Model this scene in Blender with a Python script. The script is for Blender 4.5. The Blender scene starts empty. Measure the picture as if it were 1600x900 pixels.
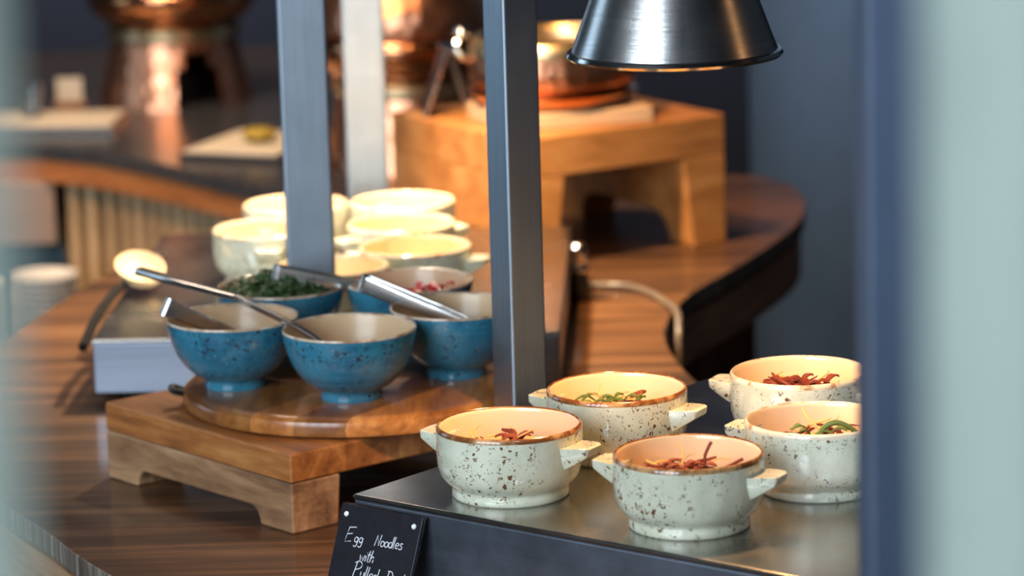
import bpy, bmesh, math, random
from mathutils import Vector, Matrix, noise as mnoise
random.seed(7)
sc = bpy.context.scene
col = sc.collection
PI = math.pi

# ------------------------------------------------------------------ camera, light, exposure
PHI, RHO = math.radians(11.6), 0.028
cam_data = bpy.data.cameras.new('camera'); cam = bpy.data.objects.new('camera', cam_data); col.objects.link(cam)
Fv = Vector((0, math.cos(PHI), -math.sin(PHI))); R0 = Vector((1, 0, 0)); U0 = Vector((0, math.sin(PHI), math.cos(PHI)))
Rv = R0*math.cos(RHO) - U0*math.sin(RHO); Uv = U0*math.cos(RHO) + R0*math.sin(RHO)
M = Matrix((Rv, Uv, -Fv)).transposed().to_4x4(); M.translation = Vector((0, 0, 1.7845)); cam.matrix_world = M
cam_data.sensor_width = 36; cam_data.lens = 5800*36/1600; cam_data.clip_start = 0.05
cam_data.dof.use_dof = True; cam_data.dof.focus_distance = 3.10; cam_data.dof.aperture_fstop = 5.3
sc.camera = cam
sc.view_settings.view_transform = 'Standard'; sc.view_settings.look = 'None'
sc.view_settings.gamma = 1.0; sc.view_settings.use_curve_mapping = False
sc.view_settings.exposure = 0.0

world = bpy.data.worlds.new('world'); sc.world = world; world.use_nodes = True
bgn = world.node_tree.nodes['Background']; bgn.inputs[0].default_value = (0.36, 0.50, 0.66, 1); bgn.inputs[1].default_value = 0.05

def aim(o, target):
    o.rotation_euler = (Vector(target) - o.location).to_track_quat('-Z', 'Y').to_euler()
def area(name, loc, target, sx, sy, energy, color):
    d = bpy.data.lights.new(name, 'AREA'); d.shape = 'RECTANGLE'; d.size = sx; d.size_y = sy; d.energy = energy; d.color = color
    o = bpy.data.objects.new(name, d); col.objects.link(o); o.location = loc; aim(o, target); return o
def spot(name, loc, target, energy, color, angle=90, blend=0.6, radius=0.02):
    d = bpy.data.lights.new(name, 'SPOT'); d.energy = energy; d.color = color; d.spot_size = math.radians(angle); d.spot_blend = blend
    d.shadow_soft_size = radius
    o = bpy.data.objects.new(name, d); col.objects.link(o); o.location = loc; aim(o, target); return o
WARM = (1.0, 0.60, 0.27); WARMER = (1.0, 0.50, 0.18)
for k in range(5):   # the tall window at the left behind the camera, five panes wide
    area('window_pane_light', (-3.0+0.40*k, 0.4-0.42*k, 2.5), (-0.05+0.1*k, 3.2, 1.2), 0.34, 2.6, 48, (0.77, 0.89, 1.0))
spot('column_fill_light', (1.45, 4.3, 2.7), (0.62, 5.8, 1.48), 120, (0.60, 0.77, 1.0), 26, 1.0, 0.1)  # added fill without a real fixture, brings up the blue-grey column
area('left_fill_light', (-2.8, 4.7, 1.7), (0.0, 3.4, 1.2), 0.9, 1.8, 10, (0.55, 0.78, 1.0))  # added cool fill for the left face of the middle post
area('warm_strip_light', (3.0, 2.6, 3.1), (0.14, 3.0, 1.4), 0.12, 1.5, 5, (1.0, 0.50, 0.2))  # added strip out of view, for the orange streak on the lamp shade
spot('counter_right_fill', (-0.12, 3.80, 2.2), (0.15, 4.05, 0.9), 75, (1.0, 0.58, 0.22), 20, 0.5, 0.03)  # added warm fill for the counter right of the rear plate
spot('counter_left_fill', (-0.10, 4.65, 2.4), (-0.54, 4.02, 0.9), 105, WARM, 26, 0.6, 0.04)  # extra warm fill put in to light the left part of the counter
spot('post_fill_light', (0.42, 1.25, 2.6), (0.25, 2.12, 1.60), 85, (0.66, 0.80, 1.0), 28, 1.0, 0.05)  # invented spot, lifts the upper navy post and fades lower down
spot('lamp_over_plate', (-0.17, 4.12, 1.58), (-0.20, 4.12, 0.9), 85, (1.0, 0.80, 0.55), 112, 0.95, 0.03)
spot('pale_post_fill', (-0.17, 3.55, 1.62), (-0.17, 4.42, 1.00), 14, (1.0, 0.56, 0.30), 30, 0.8, 0.05)  # warm spot added only to tint and brighten the pale post
area('buffet_fill_light', (-0.75, 4.9, 2.5), (-0.5, 5.85, 1.0), 0.9, 0.5, 34, (1.0, 0.78, 0.62))  # added soft light for a broader sheen on the copper dish
spot('copper_fill_light', (-0.95, 4.3, 2.1), (-0.55, 5.8, 1.0), 20, WARM, 60, 0.6, 0.035)  # made-up front light that puts highlights on the copper dishes
spot('copper_fill_light', (-0.15, 4.1, 2.3), (-0.40, 5.6, 1.0), 20, WARM, 60, 0.6, 0.035)  # second made-up front light for the copper
spot('lamp_over_riser', (-0.28, 3.90, 2.1), (0.11, 4.34, 0.95), 88, WARMER, 50, 0.6, 0.04)
spot('lamp_over_buffet', (-0.75, 5.0, 2.2), (-0.50, 5.7, 0.95), 60, WARM, 50, 0.7, 0.04)
spot('slat_fill_light', (-0.65, 3.9, 2.3), (-0.5, 5.2, 0.72), 110, WARM, 34, 0.7, 0.04)  # spot added in front of the slats to brighten them

# ------------------------------------------------------------------ helpers
def tag(o, label=None, cat=None, group=None, kind=None):
    if label: o['label'] = label
    if cat: o['category'] = cat
    if group: o['group'] = group
    if kind: o['kind'] = kind
    return o
def thing(name, label, cat, loc=(0, 0, 0), rz=0.0, group=None):
    o = bpy.data.objects.new(name, None); col.objects.link(o); o.empty_display_size = 0.02
    o.location = loc; o.rotation_euler = (0, 0, rz)
    return tag(o, label, cat, group)
class MB:
    def __init__(s): s.v = []; s.f = []; s.m = []
    def add(s, vs, fs, mi=0):
        b = len(s.v); s.v += [tuple(v) for v in vs]; s.f += [tuple(b+i for i in f) for f in fs]; s.m += [mi]*len(fs); return s
    def box(s, x0, x1, y0, y1, z0, z1, mi=0):
        vs = [(x, y, z) for z in (z0, z1) for y in (y0, y1) for x in (x0, x1)]
        return s.add(vs, [(0, 2, 3, 1), (4, 5, 7, 6), (0, 1, 5, 4), (2, 6, 7, 3), (0, 4, 6, 2), (1, 3, 7, 5)], mi)
    def prism(s, poly, z0, z1, mi_top=0, mi_side=0):
        n = len(poly); vs = [(x, y, z0) for x, y in poly] + [(x, y, z1) for x, y in poly]
        b = len(s.v); s.v += vs
        s.f.append(tuple(b+n+i for i in range(n))); s.m.append(mi_top)
        s.f.append(tuple(b+i for i in reversed(range(n)))); s.m.append(mi_side)
        for i in range(n):
            j = (i+1) % n; s.f.append((b+i, b+j, b+n+j, b+n+i)); s.m.append(mi_side)
        return s
    def extrude(s, poly, y0, y1, mi=0):
        """poly in (x,z), counter-clockwise seen from -y, extruded along y"""
        n = len(poly); b = len(s.v)
        s.v += [(x, y0, z) for x, z in poly] + [(x, y1, z) for x, z in poly]
        s.f.append(tuple(b+i for i in range(n))); s.f.append(tuple(b+n+i for i in reversed(range(n)))); s.m += [mi, mi]
        for i in range(n):
            j = (i+1) % n; s.f.append((b+j, b+i, b+n+i, b+n+j)); s.m.append(mi)
        return s
    def lathe(s, prof, n=72, mis=None, c=(0, 0, 0)):
        b = len(s.v); rings = []
        for r, z in prof:
            if r < 1e-6:
                rings.append([len(s.v)]); s.v.append((c[0], c[1], c[2]+z))
            else:
                rings.append(list(range(len(s.v), len(s.v)+n)))
                s.v += [(c[0]+r*math.cos(2*PI*i/n), c[1]+r*math.sin(2*PI*i/n), c[2]+z) for i in range(n)]
        for k in range(len(rings)-1):
            a, d = rings[k], rings[k+1]; mi = mis[k] if mis else 0
            for i in range(n):
                j = (i+1) % n
                if len(a) == 1 and len(d) == 1: continue
                if len(a) == 1: f = (a[0], d[j], d[i])
                elif len(d) == 1: f = (a[i], a[j], d[0])
                else: f = (a[i], a[j], d[j], d[i])
                s.f.append(f); s.m.append(mi)
        return s
    def tube(s, pts, r, n=8, mi=0, flat=None):
        """pts list, r scalar or list; flat=(w,h) section as ribbon with given up"""
        P = [Vector(p) for p in pts]; L = len(P); rr = r if isinstance(r, (list, tuple)) else [r]*L
        up = Vector((0, 0, 1)); b = len(s.v)
        for i, p in enumerate(P):
            t = (P[min(i+1, L-1)] - P[max(i-1, 0)]).normalized()
            sd = t.cross(up)
            if sd.length < 1e-4: sd = t.cross(Vector((0, 1, 0)))
            sd.normalize(); uu = sd.cross(t).normalized()
            for k in range(n):
                a = 2*PI*k/n
                if flat:
                    w, h = (flat[i] if isinstance(flat, list) else flat)
                    q = sd*(w*math.copysign(abs(math.cos(a))**0.5, math.cos(a))) + uu*(h*math.copysign(abs(math.sin(a))**0.5, math.sin(a)))
                else: q = sd*(rr[i]*math.cos(a)) + uu*(rr[i]*math.sin(a))
                s.v.append(tuple(p+q))
        for i in range(L-1):
            for k in range(n):
                j = (k+1) % n; s.f.append((b+i*n+k, b+(i+1)*n+k, b+(i+1)*n+j, b+i*n+j)); s.m.append(mi)
        s.f.append(tuple(b+k for k in range(n))); s.f.append(tuple(b+(L-1)*n+k for k in reversed(range(n)))); s.m += [mi, mi]
        return s
    def hull(s, pts, mi=0):
        bm = bmesh.new()
        for p in pts: bm.verts.new(p)
        bmesh.ops.convex_hull(bm, input=bm.verts)
        bmesh.ops.delete(bm, geom=[v for v in bm.verts if not v.link_faces], context='VERTS')
        bmesh.ops.dissolve_limit(bm, angle_limit=0.02, verts=bm.verts, edges=bm.edges)
        bm.verts.index_update()
        vs = [tuple(v.co) for v in bm.verts]; fs = [[v.index for v in f.verts] for f in bm.faces]; bm.free()
        return s.add(vs, fs, mi)
    def xform(s, mat):
        s.v = [tuple(mat @ Vector(v)) for v in s.v]; return s
    def build(s, name, mats, parent=None, smooth=True, bevel=0, segs=2, sub=0, angle=35, label=None):
        me = bpy.data.meshes.new(name); me.from_pydata(s.v, [], s.f); me.update()
        if not isinstance(mats, (list, tuple)): mats = [mats]
        for m in mats: me.materials.append(m)
        me.polygons.foreach_set('material_index', s.m)
        bm = bmesh.new(); bm.from_mesh(me); bmesh.ops.recalc_face_normals(bm, faces=bm.faces); bm.to_mesh(me); bm.free()
        if smooth: me.shade_smooth(); me.set_sharp_from_angle(angle=math.radians(angle))
        o = bpy.data.objects.new(name, me); col.objects.link(o)
        if parent: o.parent = parent
        if bevel:
            bv = o.modifiers.new('bevel', 'BEVEL'); bv.width = bevel; bv.segments = segs; bv.limit_method = 'ANGLE'; bv.angle_limit = math.radians(24)
            bv.harden_normals = True
        if sub:
            sb = o.modifiers.new('sub', 'SUBSURF'); sb.levels = sub; sb.render_levels = sub
        if label: o['label'] = label
        return o
def smooth_curve(pts, closed=False, n=6):
    P = [Vector(p) for p in pts]; L = len(P); out = []
    rng = range(L) if closed else range(L-1)
    for i in rng:
        if closed: p0, p1, p2, p3 = P[(i-1) % L], P[i], P[(i+1) % L], P[(i+2) % L]
        else: p0, p1, p2, p3 = P[max(i-1, 0)], P[i], P[i+1], P[min(i+2, L-1)]
        for k in range(n):
            t = k/n
            out.append(0.5*((2*p1)+(p2-p0)*t+(2*p0-5*p1+4*p2-p3)*t*t+(3*p1-p0-3*p2+p3)*t**3))
    if not closed: out.append(P[-1])
    return [tuple(p) for p in out]
def offset_poly(poly, d):
    n = len(poly); out = []
    A = sum(poly[i][0]*poly[(i+1) % n][1]-poly[(i+1) % n][0]*poly[i][1] for i in range(n))
    sg = 1 if A > 0 else -1
    for i in range(n):
        a, b = Vector(poly[i-1]), Vector(poly[(i+1) % n]); t = (b-a).normalized()
        out.append((poly[i][0]-t.y*d*sg, poly[i][1]+t.x*d*sg))
    return out
def dup(root, loc, rz=None, label=None, name=None):
    r = root.copy(); col.objects.link(r); r.location = loc
    if rz is not None: r.rotation_euler = (0, 0, rz)
    if label: r['label'] = label
    for ch in list(root.children):
        c = ch.copy(); col.objects.link(c); c.parent = r
        for g in ch.children:
            d = g.copy(); col.objects.link(d); d.parent = c
    return r

# ------------------------------------------------------------------ materials
def new_mat(name):
    m = bpy.data.materials.new(name); m.use_nodes = True; nt = m.node_tree
    return m, nt, nt.nodes['Principled BSDF']
def N(nt, t, **kw):
    n = nt.nodes.new(t)
    for k, v in kw.items(): setattr(n, k, v)
    return n
def coords(nt, scale=(1, 1, 1), rot=(0, 0, 0), kind='Object', rand=0.0):
    tc = N(nt, 'ShaderNodeTexCoord'); mp = N(nt, 'ShaderNodeMapping')
    mp.inputs['Scale'].default_value = scale; mp.inputs['Rotation'].default_value = rot
    nt.links.new(tc.outputs[kind], mp.inputs['Vector'])
    if rand:
        oi = N(nt, 'ShaderNodeObjectInfo'); mu = N(nt, 'ShaderNodeVectorMath', operation='SCALE'); mu.inputs['Scale'].default_value = rand
        cb = N(nt, 'ShaderNodeCombineXYZ')
        nt.links.new(oi.outputs['Random'], cb.inputs[0]); nt.links.new(oi.outputs['Random'], cb.inputs[1])
        nt.links.new(cb.outputs[0], mu.inputs[0]); nt.links.new(mu.outputs[0], mp.inputs['Location'])
    return mp.outputs[0]
def noise_node(nt, vec, scale, detail=3, rough=0.5, dist=0.0):
    n = N(nt, 'ShaderNodeTexNoise'); n.inputs['Scale'].default_value = scale; n.inputs['Detail'].default_value = detail
    n.inputs['Roughness'].default_value = rough; n.inputs['Distortion'].default_value = dist
    if vec is not None: nt.links.new(vec, n.inputs['Vector'])
    return n
def ramp(nt, fac, stops):
    r = N(nt, 'ShaderNodeValToRGB'); el = r.color_ramp.elements
    while len(el) < len(stops): el.new(0.5)
    for e, (p, c) in zip(el, stops):
        e.position = p; e.color = (c, c, c, 1) if isinstance(c, (int, float)) else (*c, 1)
    nt.links.new(fac, r.inputs[0]); return r.outputs[0]
def mix(nt, fac, a, b, blend='MIX'):
    n = N(nt, 'ShaderNodeMix', data_type='RGBA', blend_type=blend)
    for s, v in ((n.inputs[0], fac), (n.inputs[6], a), (n.inputs[7], b)):
        if hasattr(v, 'is_linked') or hasattr(v, 'links'): nt.links.new(v, s)
        elif isinstance(v, (int, float)): s.default_value = v
        else: s.default_value = (*v, 1)
    return n.outputs[2]
def math_n(nt, op, a, b=None):
    n = N(nt, 'ShaderNodeMath', operation=op)
    for i, v in enumerate((a, b)):
        if v is None: continue
        if isinstance(v, (int, float)): n.inputs[i].default_value = v
        else: nt.links.new(v, n.inputs[i])
    return n.outputs[0]
def bump(nt, h, strength, dist, bsdf):
    b = N(nt, 'ShaderNodeBump'); b.inputs['Strength'].default_value = strength; b.inputs['Distance'].default_value = dist
    nt.links.new(h, b.inputs['Height']); nt.links.new(b.outputs[0], bsdf.inputs['Normal'])
def plain(name, c, rough=0.5, metal=0.0, coat=0.0, var=0.12, vscale=30):
    m, nt, b = new_mat(name)
    n = noise_node(nt, coords(nt), vscale, 4)
    cc = mix(nt, n.outputs['Fac'], tuple(x*(1-var) for x in c), tuple(min(1, x*(1+var)) for x in c))
    nt.links.new(cc, b.inputs['Base Color']); b.inputs['Roughness'].default_value = rough; b.inputs['Metallic'].default_value = metal
    b.inputs['Coat Weight'].default_value = coat; b.inputs['Coat Roughness'].default_value = 0.08
    return m
def steel(name, c=(0.50, 0.53, 0.56), rough=0.32, stretch=(400, 400, 6), amount=0.25, bumpv=0.08):
    m, nt, b = new_mat(name)
    v = coords(nt, stretch); n = noise_node(nt, v, 1.0, 4, 0.6)
    n2 = noise_node(nt, coords(nt), 14, 4, 0.6)
    cc = mix(nt, n.outputs['Fac'], tuple(x*(1-amount) for x in c), tuple(min(1, x*(1+amount)) for x in c))
    nt.links.new(cc, b.inputs['Base Color'])
    r = N(nt, 'ShaderNodeMapRange'); r.inputs[3].default_value = rough-0.1; r.inputs[4].default_value = rough+0.14
    nt.links.new(n2.outputs['Fac'], r.inputs[0]); nt.links.new(r.outputs[0], b.inputs['Roughness'])
    b.inputs['Metallic'].default_value = 1.0
    bump(nt, n.outputs['Fac'], bumpv, 0.0008, b)
    return m
def wood(name, dark, mid, light, grain=(3, 40, 40), rot=(0, 0, 0), rough=0.4, strips=None, coat=0.0, kind='Object', contrast=1.0, spec=0.5):
    m, nt, b = new_mat(name)
    v = coords(nt, grain, rot, kind, rand=3.0)
    n1 = noise_node(nt, v, 1.0, 6, 0.62, 0.6)
    n2 = noise_node(nt, coords(nt, tuple(g*4 for g in grain), rot, kind), 1.0, 3, 0.6)
    h = math_n(nt, 'ADD', math_n(nt, 'MULTIPLY', n1.outputs['Fac'], 0.72), math_n(nt, 'MULTIPLY', n2.outputs['Fac'], 0.28))
    w = 0.16/contrast
    c = ramp(nt, h, [(0.5-w, dark), (0.5, mid), (0.5+w, light)])
    if strips:
        sw, axis, amt = strips
        mp = coords(nt, (1, 1, 1), rot, kind); sx = N(nt, 'ShaderNodeSeparateXYZ'); nt.links.new(mp, sx.inputs[0])
        fl = math_n(nt, 'FLOOR', math_n(nt, 'DIVIDE', sx.outputs[axis], sw))
        wn = N(nt, 'ShaderNodeTexWhiteNoise', noise_dimensions='1D'); nt.links.new(fl, wn.inputs['W'])
        g = ramp(nt, wn.outputs['Value'], [(0.0, 1-amt), (1.0, 1+amt)])
        c = mix(nt, 1.0, c, g, 'MULTIPLY')
    nt.links.new(c, b.inputs['Base Color']); b.inputs['Roughness'].default_value = rough
    b.inputs['Coat Weight'].default_value = coat; b.inputs['Coat Roughness'].default_value = 0.12; b.inputs['Specular IOR Level'].default_value = spec
    bump(nt, h, 0.12, 0.001, b)
    return m
def glaze(name, base, light, speck, speck2=None, cover=0.5, rough=0.16, bands=0.0, sscale=260, thr=0.20, swirl=0.45):
    """speckled stoneware glaze"""
    m, nt, b = new_mat(name)
    v = coords(nt, rand=9.0)
    n = noise_node(nt, v, 26, 4, 0.55, 0.4); c = mix(nt, ramp(nt, n.outputs['Fac'], [(0.35, 0.0), (0.68, 1.0)]), base, light)
    if bands:
        wv = coords(nt, (3, 3, 260), rand=9.0); bn = noise_node(nt, wv, 1.0, 3, 0.55)
        c = mix(nt, math_n(nt, 'MULTIPLY', ramp(nt, bn.outputs['Fac'], [(0.38, 0.0), (0.66, 1.0)]), bands), c, light)
    mask = noise_node(nt, v, 22, 2, 0.5)
    mk = ramp(nt, mask.outputs['Fac'], [(cover, 0.0), (cover+0.12, 1.0)])
    def spk(scale, thr_, colr, c, rough_mask=True):
        warp = noise_node(nt, v, scale*0.9, 2); wadd = mix(nt, 0.012, v, warp.outputs['Color'])
        vo = N(nt, 'ShaderNodeTexVoronoi'); vo.inputs['Scale'].default_value = scale; nt.links.new(wadd, vo.inputs['Vector'])
        # vary the size of the specks from cell to cell
        sp = N(nt, 'ShaderNodeSeparateColor'); nt.links.new(vo.outputs['Color'], sp.inputs[0])
        lim = math_n(nt, 'MULTIPLY', math_n(nt, 'POWER', sp.outputs[0], 2.2), thr_*1.9)
        f = math_n(nt, 'LESS_THAN', vo.outputs['Distance'], lim)
        f = math_n(nt, 'MULTIPLY', f, mk) if rough_mask else f
        return mix(nt, f, c, colr)
    c = spk(sscale, thr, speck, c); c = spk(sscale*0.55, thr*0.72, speck, c)
    if speck2: c = spk(sscale*1.3, thr*0.5, speck2, c, False)
    nt.links.new(c, b.inputs['Base Color']); b.inputs['Roughness'].default_value = rough
    b.inputs['Coat Weight'].default_value = 0.6; b.inputs['Coat Roughness'].default_value = 0.05
    bn = noise_node(nt, v, 30, 2, 0.4, 1.2)
    sw = coords(nt); dn = N(nt, 'ShaderNodeVectorMath', operation='DISTANCE'); nt.links.new(mix(nt, 0.02, sw, noise_node(nt, v, 18, 2).outputs['Color']), dn.inputs[0])
    dn.inputs[1].default_value = (-0.012, -0.055, 0.052)     # pressed swirl in the wall of the bowl
    ring = math_n(nt, 'POWER', math_n(nt, 'ABSOLUTE', math_n(nt, 'SINE', math_n(nt, 'MULTIPLY', dn.outputs['Value'], 95.0))), 6.0)
    h = math_n(nt, 'ADD', math_n(nt, 'MULTIPLY', bn.outputs['Fac'], 0.6), math_n(nt, 'MULTIPLY', ring, -swirl))
    bump(nt, h, 0.35, 0.002, b)
    return m
def rim_mat(name, brown, cream, lo=0.40, hi=0.56):
    m, nt, b = new_mat(name); v = coords(nt, rand=9.0)
    n = noise_node(nt, v, 55, 5, 0.65); c = mix(nt, ramp(nt, n.outputs['Fac'], [(lo, 0.0), (hi, 1.0)]), brown, cream)
    nt.links.new(c, b.inputs['Base Color']); b.inputs['Roughness'].default_value = 0.2; b.inputs['Coat Weight'].default_value = 0.5
    return m
def copper(name, c=(0.72, 0.33, 0.19), scale=62, hammered=True, rough=0.32):
    m, nt, b = new_mat(name); v = coords(nt)
    n = noise_node(nt, v, 9, 4); cc = mix(nt, n.outputs['Fac'], tuple(x*0.7 for x in c), c)
    nt.links.new(cc, b.inputs['Base Color']); b.inputs['Metallic'].default_value = 1.0; b.inputs['Roughness'].default_value = rough
    if hammered:
        vo = N(nt, 'ShaderNodeTexVoronoi', feature='SMOOTH_F1'); vo.inputs['Scale'].default_value = scale; nt.links.new(v, vo.inputs['Vector'])
        bump(nt, vo.outputs['Distance'], 0.7, 0.004, b)
    return m

MAT = {}
MAT['counter'] = wood('dark_counter_wood', (0.020, 0.009, 0.005), (0.085, 0.038, 0.016), (0.21, 0.10, 0.043), grain=(2.2, 46, 46), rot=(0, 0, math.radians(12)), rough=0.5, coat=0.42, contrast=1.0, spec=0.25)
MAT['counter_edge'] = wood('counter_edge_laminate', (0.035, 0.025, 0.018), (0.13, 0.10, 0.075), (0.36, 0.30, 0.23), grain=(110, 110, 4), rough=0.5, contrast=0.9)
MAT['fascia'] = wood('counter_fascia_wood', (0.22, 0.11, 0.05), (0.36, 0.20, 0.10), (0.46, 0.28, 0.16), grain=(6, 6, 60), rough=0.45)
MAT['dark_wood'] = wood('dark_frame_wood', (0.05, 0.02, 0.008), (0.16, 0.065, 0.02), (0.24, 0.11, 0.04), grain=(30, 30, 4), rough=0.5)
MAT['riser'] = wood('acacia_riser_wood', (0.115, 0.036, 0.009), (0.34, 0.120, 0.029), (0.54, 0.245, 0.072), grain=(30, 4, 30), rough=0.42, strips=(0.062, 0, 0.22), contrast=0.9)
MAT['riser_side'] = wood('acacia_side_wood', (0.12, 0.055, 0.025), (0.28, 0.145, 0.068), (0.46, 0.27, 0.14), grain=(34, 5, 34), rough=0.5, contrast=1.0)
MAT['board'] = wood('acacia_board_wood', (0.16, 0.050, 0.012), (0.40, 0.145, 0.034), (0.60, 0.28, 0.082), grain=(30, 4, 30), rot=(0, 0, math.radians(35)), rough=0.3, strips=(0.045, 0, 0.5), coat=0.3, contrast=0.9)
MAT['big_riser'] = wood('oak_riser_wood', (0.22, 0.085, 0.022), (0.44, 0.185, 0.05), (0.58, 0.29, 0.10), grain=(5, 26, 26), rough=0.45, contrast=0.8)
MAT['plank'] = wood('pale_plank_wood', (0.40, 0.24, 0.12), (0.55, 0.36, 0.20), (0.66, 0.47, 0.28), grain=(4, 30, 30), rough=0.5)
MAT['slat'] = wood('pale_slat_wood', (0.24, 0.15, 0.08), (0.42, 0.28, 0.15), (0.58, 0.42, 0.25), grain=(40, 40, 3), rough=0.5)
MAT['band'] = wood('orange_band_wood', (0.17, 0.058, 0.017), (0.28, 0.10, 0.028), (0.36, 0.15, 0.05), grain=(5, 5, 50), rough=0.4)
MAT['stone'] = plain('dark_stone_top', (0.028, 0.03, 0.036), 0.22, var=0.4)
MAT['post'] = steel('brushed_post_steel', (0.38, 0.45, 0.52), 0.42, (420, 420, 5), 0.22)
MAT['plate_steel'] = steel('warming_plate_steel', (0.42, 0.41, 0.39), 0.22, (160, 160, 160), 0.10, 0.03)
MAT['plate_side'] = steel('warming_plate_side_steel', (0.28, 0.32, 0.39), 0.36, (6, 300, 300), 0.16, 0.05)
MAT['lamp_steel'] = steel('spun_lamp_steel', (0.56, 0.55, 0.54), 0.24, (10, 10, 420), 0.22, 0.14)
MAT['chrome'] = plain('polished_steel', (0.66, 0.66, 0.66), 0.14, 1.0, var=0.05)
MAT['utensil'] = plain('utensil_steel', (0.62, 0.60, 0.58), 0.25, 1.0, var=0.06)
MAT['black'] = plain('black_plastic', (0.012, 0.012, 0.014), 0.4)
MAT['matte_black'] = plain('matte_black_grip', (0.008, 0.008, 0.009), 0.9)
MAT['matte_black'].node_tree.nodes['Principled BSDF'].inputs['Specular IOR Level'].default_value = 0.15
MAT['slate'] = plain('black_slate', (0.010, 0.009, 0.013), 0.35, var=0.6, vscale=120)
MAT['chalk'] = plain('white_chalk_ink', (0.80, 0.80, 0.84), 0.7, var=0.05)
MAT['cream_glaze'] = glaze('speckled_cream_glaze', (0.53, 0.54, 0.41), (0.70, 0.70, 0.56), (0.13, 0.060, 0.024), (0.28, 0.16, 0.08), cover=0.42, thr=0.27, sscale=310)
MAT['cream_inside'] = plain('cream_inside_glaze', (0.76, 0.60, 0.37), 0.22, coat=0.4, var=0.04)
MAT['cream_rim'] = rim_mat('brown_soup_bowl_rim', (0.17, 0.058, 0.016), (0.50, 0.28, 0.12), 0.46, 0.62)
MAT['pale_rim'] = rim_mat('pale_soup_bowl_rim', (0.40, 0.24, 0.12), (0.70, 0.60, 0.44), 0.36, 0.46)
MAT['blue_glaze'] = glaze('speckled_blue_glaze', (0.014, 0.115, 0.20), (0.048, 0.235, 0.345), (0.03, 0.022, 0.018), (0.36, 0.40, 0.38), cover=0.43, rough=0.2, bands=0.45, sscale=250, thr=0.26)
MAT['blue_rim'] = rim_mat('tan_blue_bowl_rim', (0.36, 0.20, 0.10), (0.66, 0.52, 0.38))
MAT['blue_inside'] = plain('warm_white_inside_glaze', (0.62, 0.43, 0.25), 0.34, coat=0.12, var=0.04)
MAT['copper'] = copper('hammered_copper')
MAT['copper_smooth'] = copper('polished_copper', (0.70, 0.30, 0.14), hammered=False, rough=0.16)
MAT['brass'] = plain('pale_brass_ring', (0.70, 0.55, 0.32), 0.3, 1.0)
MAT['navy'] = plain('navy_wall_paint', (0.018, 0.030, 0.062), 0.7)
MAT['navy_post'] = plain('navy_post_paint', (0.050, 0.070, 0.110), 0.5)
MAT['column'] = plain('blue_grey_column_paint', (0.075, 0.13, 0.215), 0.6)
MAT['floor'] = plain('dark_floor', (0.03, 0.026, 0.024), 0.5)
MAT['ceiling'] = plain('dark_ceiling', (0.05, 0.05, 0.055), 0.8)
MAT['sage'] = plain('sage_fabric', (0.35, 0.42, 0.37), 0.85)
MAT['white_china'] = plain('white_china', (0.70, 0.72, 0.70), 0.2, coat=0.4, var=0.03)
MAT['panel'] = plain('taupe_panel', (0.20, 0.14, 0.11), 0.5)
MAT['teal'] = plain('dark_teal_niche', (0.02, 0.05, 0.06), 0.6)
MAT['pale_slate'] = plain('pale_stone_tray', (0.42, 0.38, 0.31), 0.45)
MAT['herb'] = plain('dark_green_herb', (0.035, 0.075, 0.018), 0.5, var=0.6, vscale=90)
MAT['leaf'] = plain('green_leaf', (0.10, 0.15, 0.03), 0.6, var=0.5, vscale=90)
MAT['duck'] = plain('red_brown_shred', (0.20, 0.030, 0.010), 0.65, var=0.5, vscale=120)
MAT['noodle'] = plain('yellow_noodle', (0.72, 0.44, 0.14), 0.6, var=0.2)
MAT['chili'] = plain('red_chili', (0.50, 0.02, 0.02), 0.3, var=0.4)
MAT['carrot'] = plain('orange_shred', (0.66, 0.22, 0.05), 0.45)
MAT['sauce'] = plain('beige_sauce', (0.50, 0.38, 0.24), 0.25)
MAT['lemon'] = plain('olive_yellow_garnish', (0.22, 0.16, 0.02), 0.4)
MAT['reflector_white'] = plain('lampshade_white_inside', (0.75, 0.70, 0.62), 0.5)  # off-white lining of the heat lamp shade
def emit(name, c, s):
    m, nt, b = new_mat(name); b.inputs['Emission Color'].default_value = (*c, 1); b.inputs['Emission Strength'].default_value = s
    b.inputs['Base Color'].default_value = (*c, 1); return m
MAT['pin'] = plain('satin_pin_steel', (0.85, 0.85, 0.85), 0.65, 0.3)
MAT['bulb'] = emit('warm_bulb', (1.0, 0.66, 0.32), 30)
def glass():
    m, nt, b = new_mat('clear_glass'); b.inputs['Transmission Weight'].default_value = 1.0; b.inputs['Roughness'].default_value = 0.02; b.inputs['IOR'].default_value = 1.45
    b.inputs['Base Color'].default_value = (0.92, 0.96, 0.97, 1); return m
MAT['glass'] = glass()

# ------------------------------------------------------------------ setting
CT = 0.90
tag(MB().box(-3.2, 3.2, -0.3, 7.8, -0.06, 0.0).build('floor', MAT['floor'], smooth=False), kind='structure')
tag(MB().box(-3.2, 3.2, 1.0, 7.8, 2.8, 2.86).build('ceiling', MAT['ceiling'], smooth=False), kind='structure')
tag(MB().box(-3.2, 3.2, 7.6, 7.7, 0.0, 2.8).build('wall_back', MAT['navy'], smooth=False), kind='structure')
tag(MB().box(-3.2, 3.2, 7.56, 7.6, 1.02, 1.09).build('trim_1', MAT['dark_wood'], bevel=0.004), kind='structure')
cc = MB().lathe([(0, 0), (0.30, 0), (0.30, 2.8), (0, 2.8)], 64).build('trim_2', MAT['column']); cc.location = (0.70, 6.05, 0)
tag(cc, kind='structure')

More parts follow.
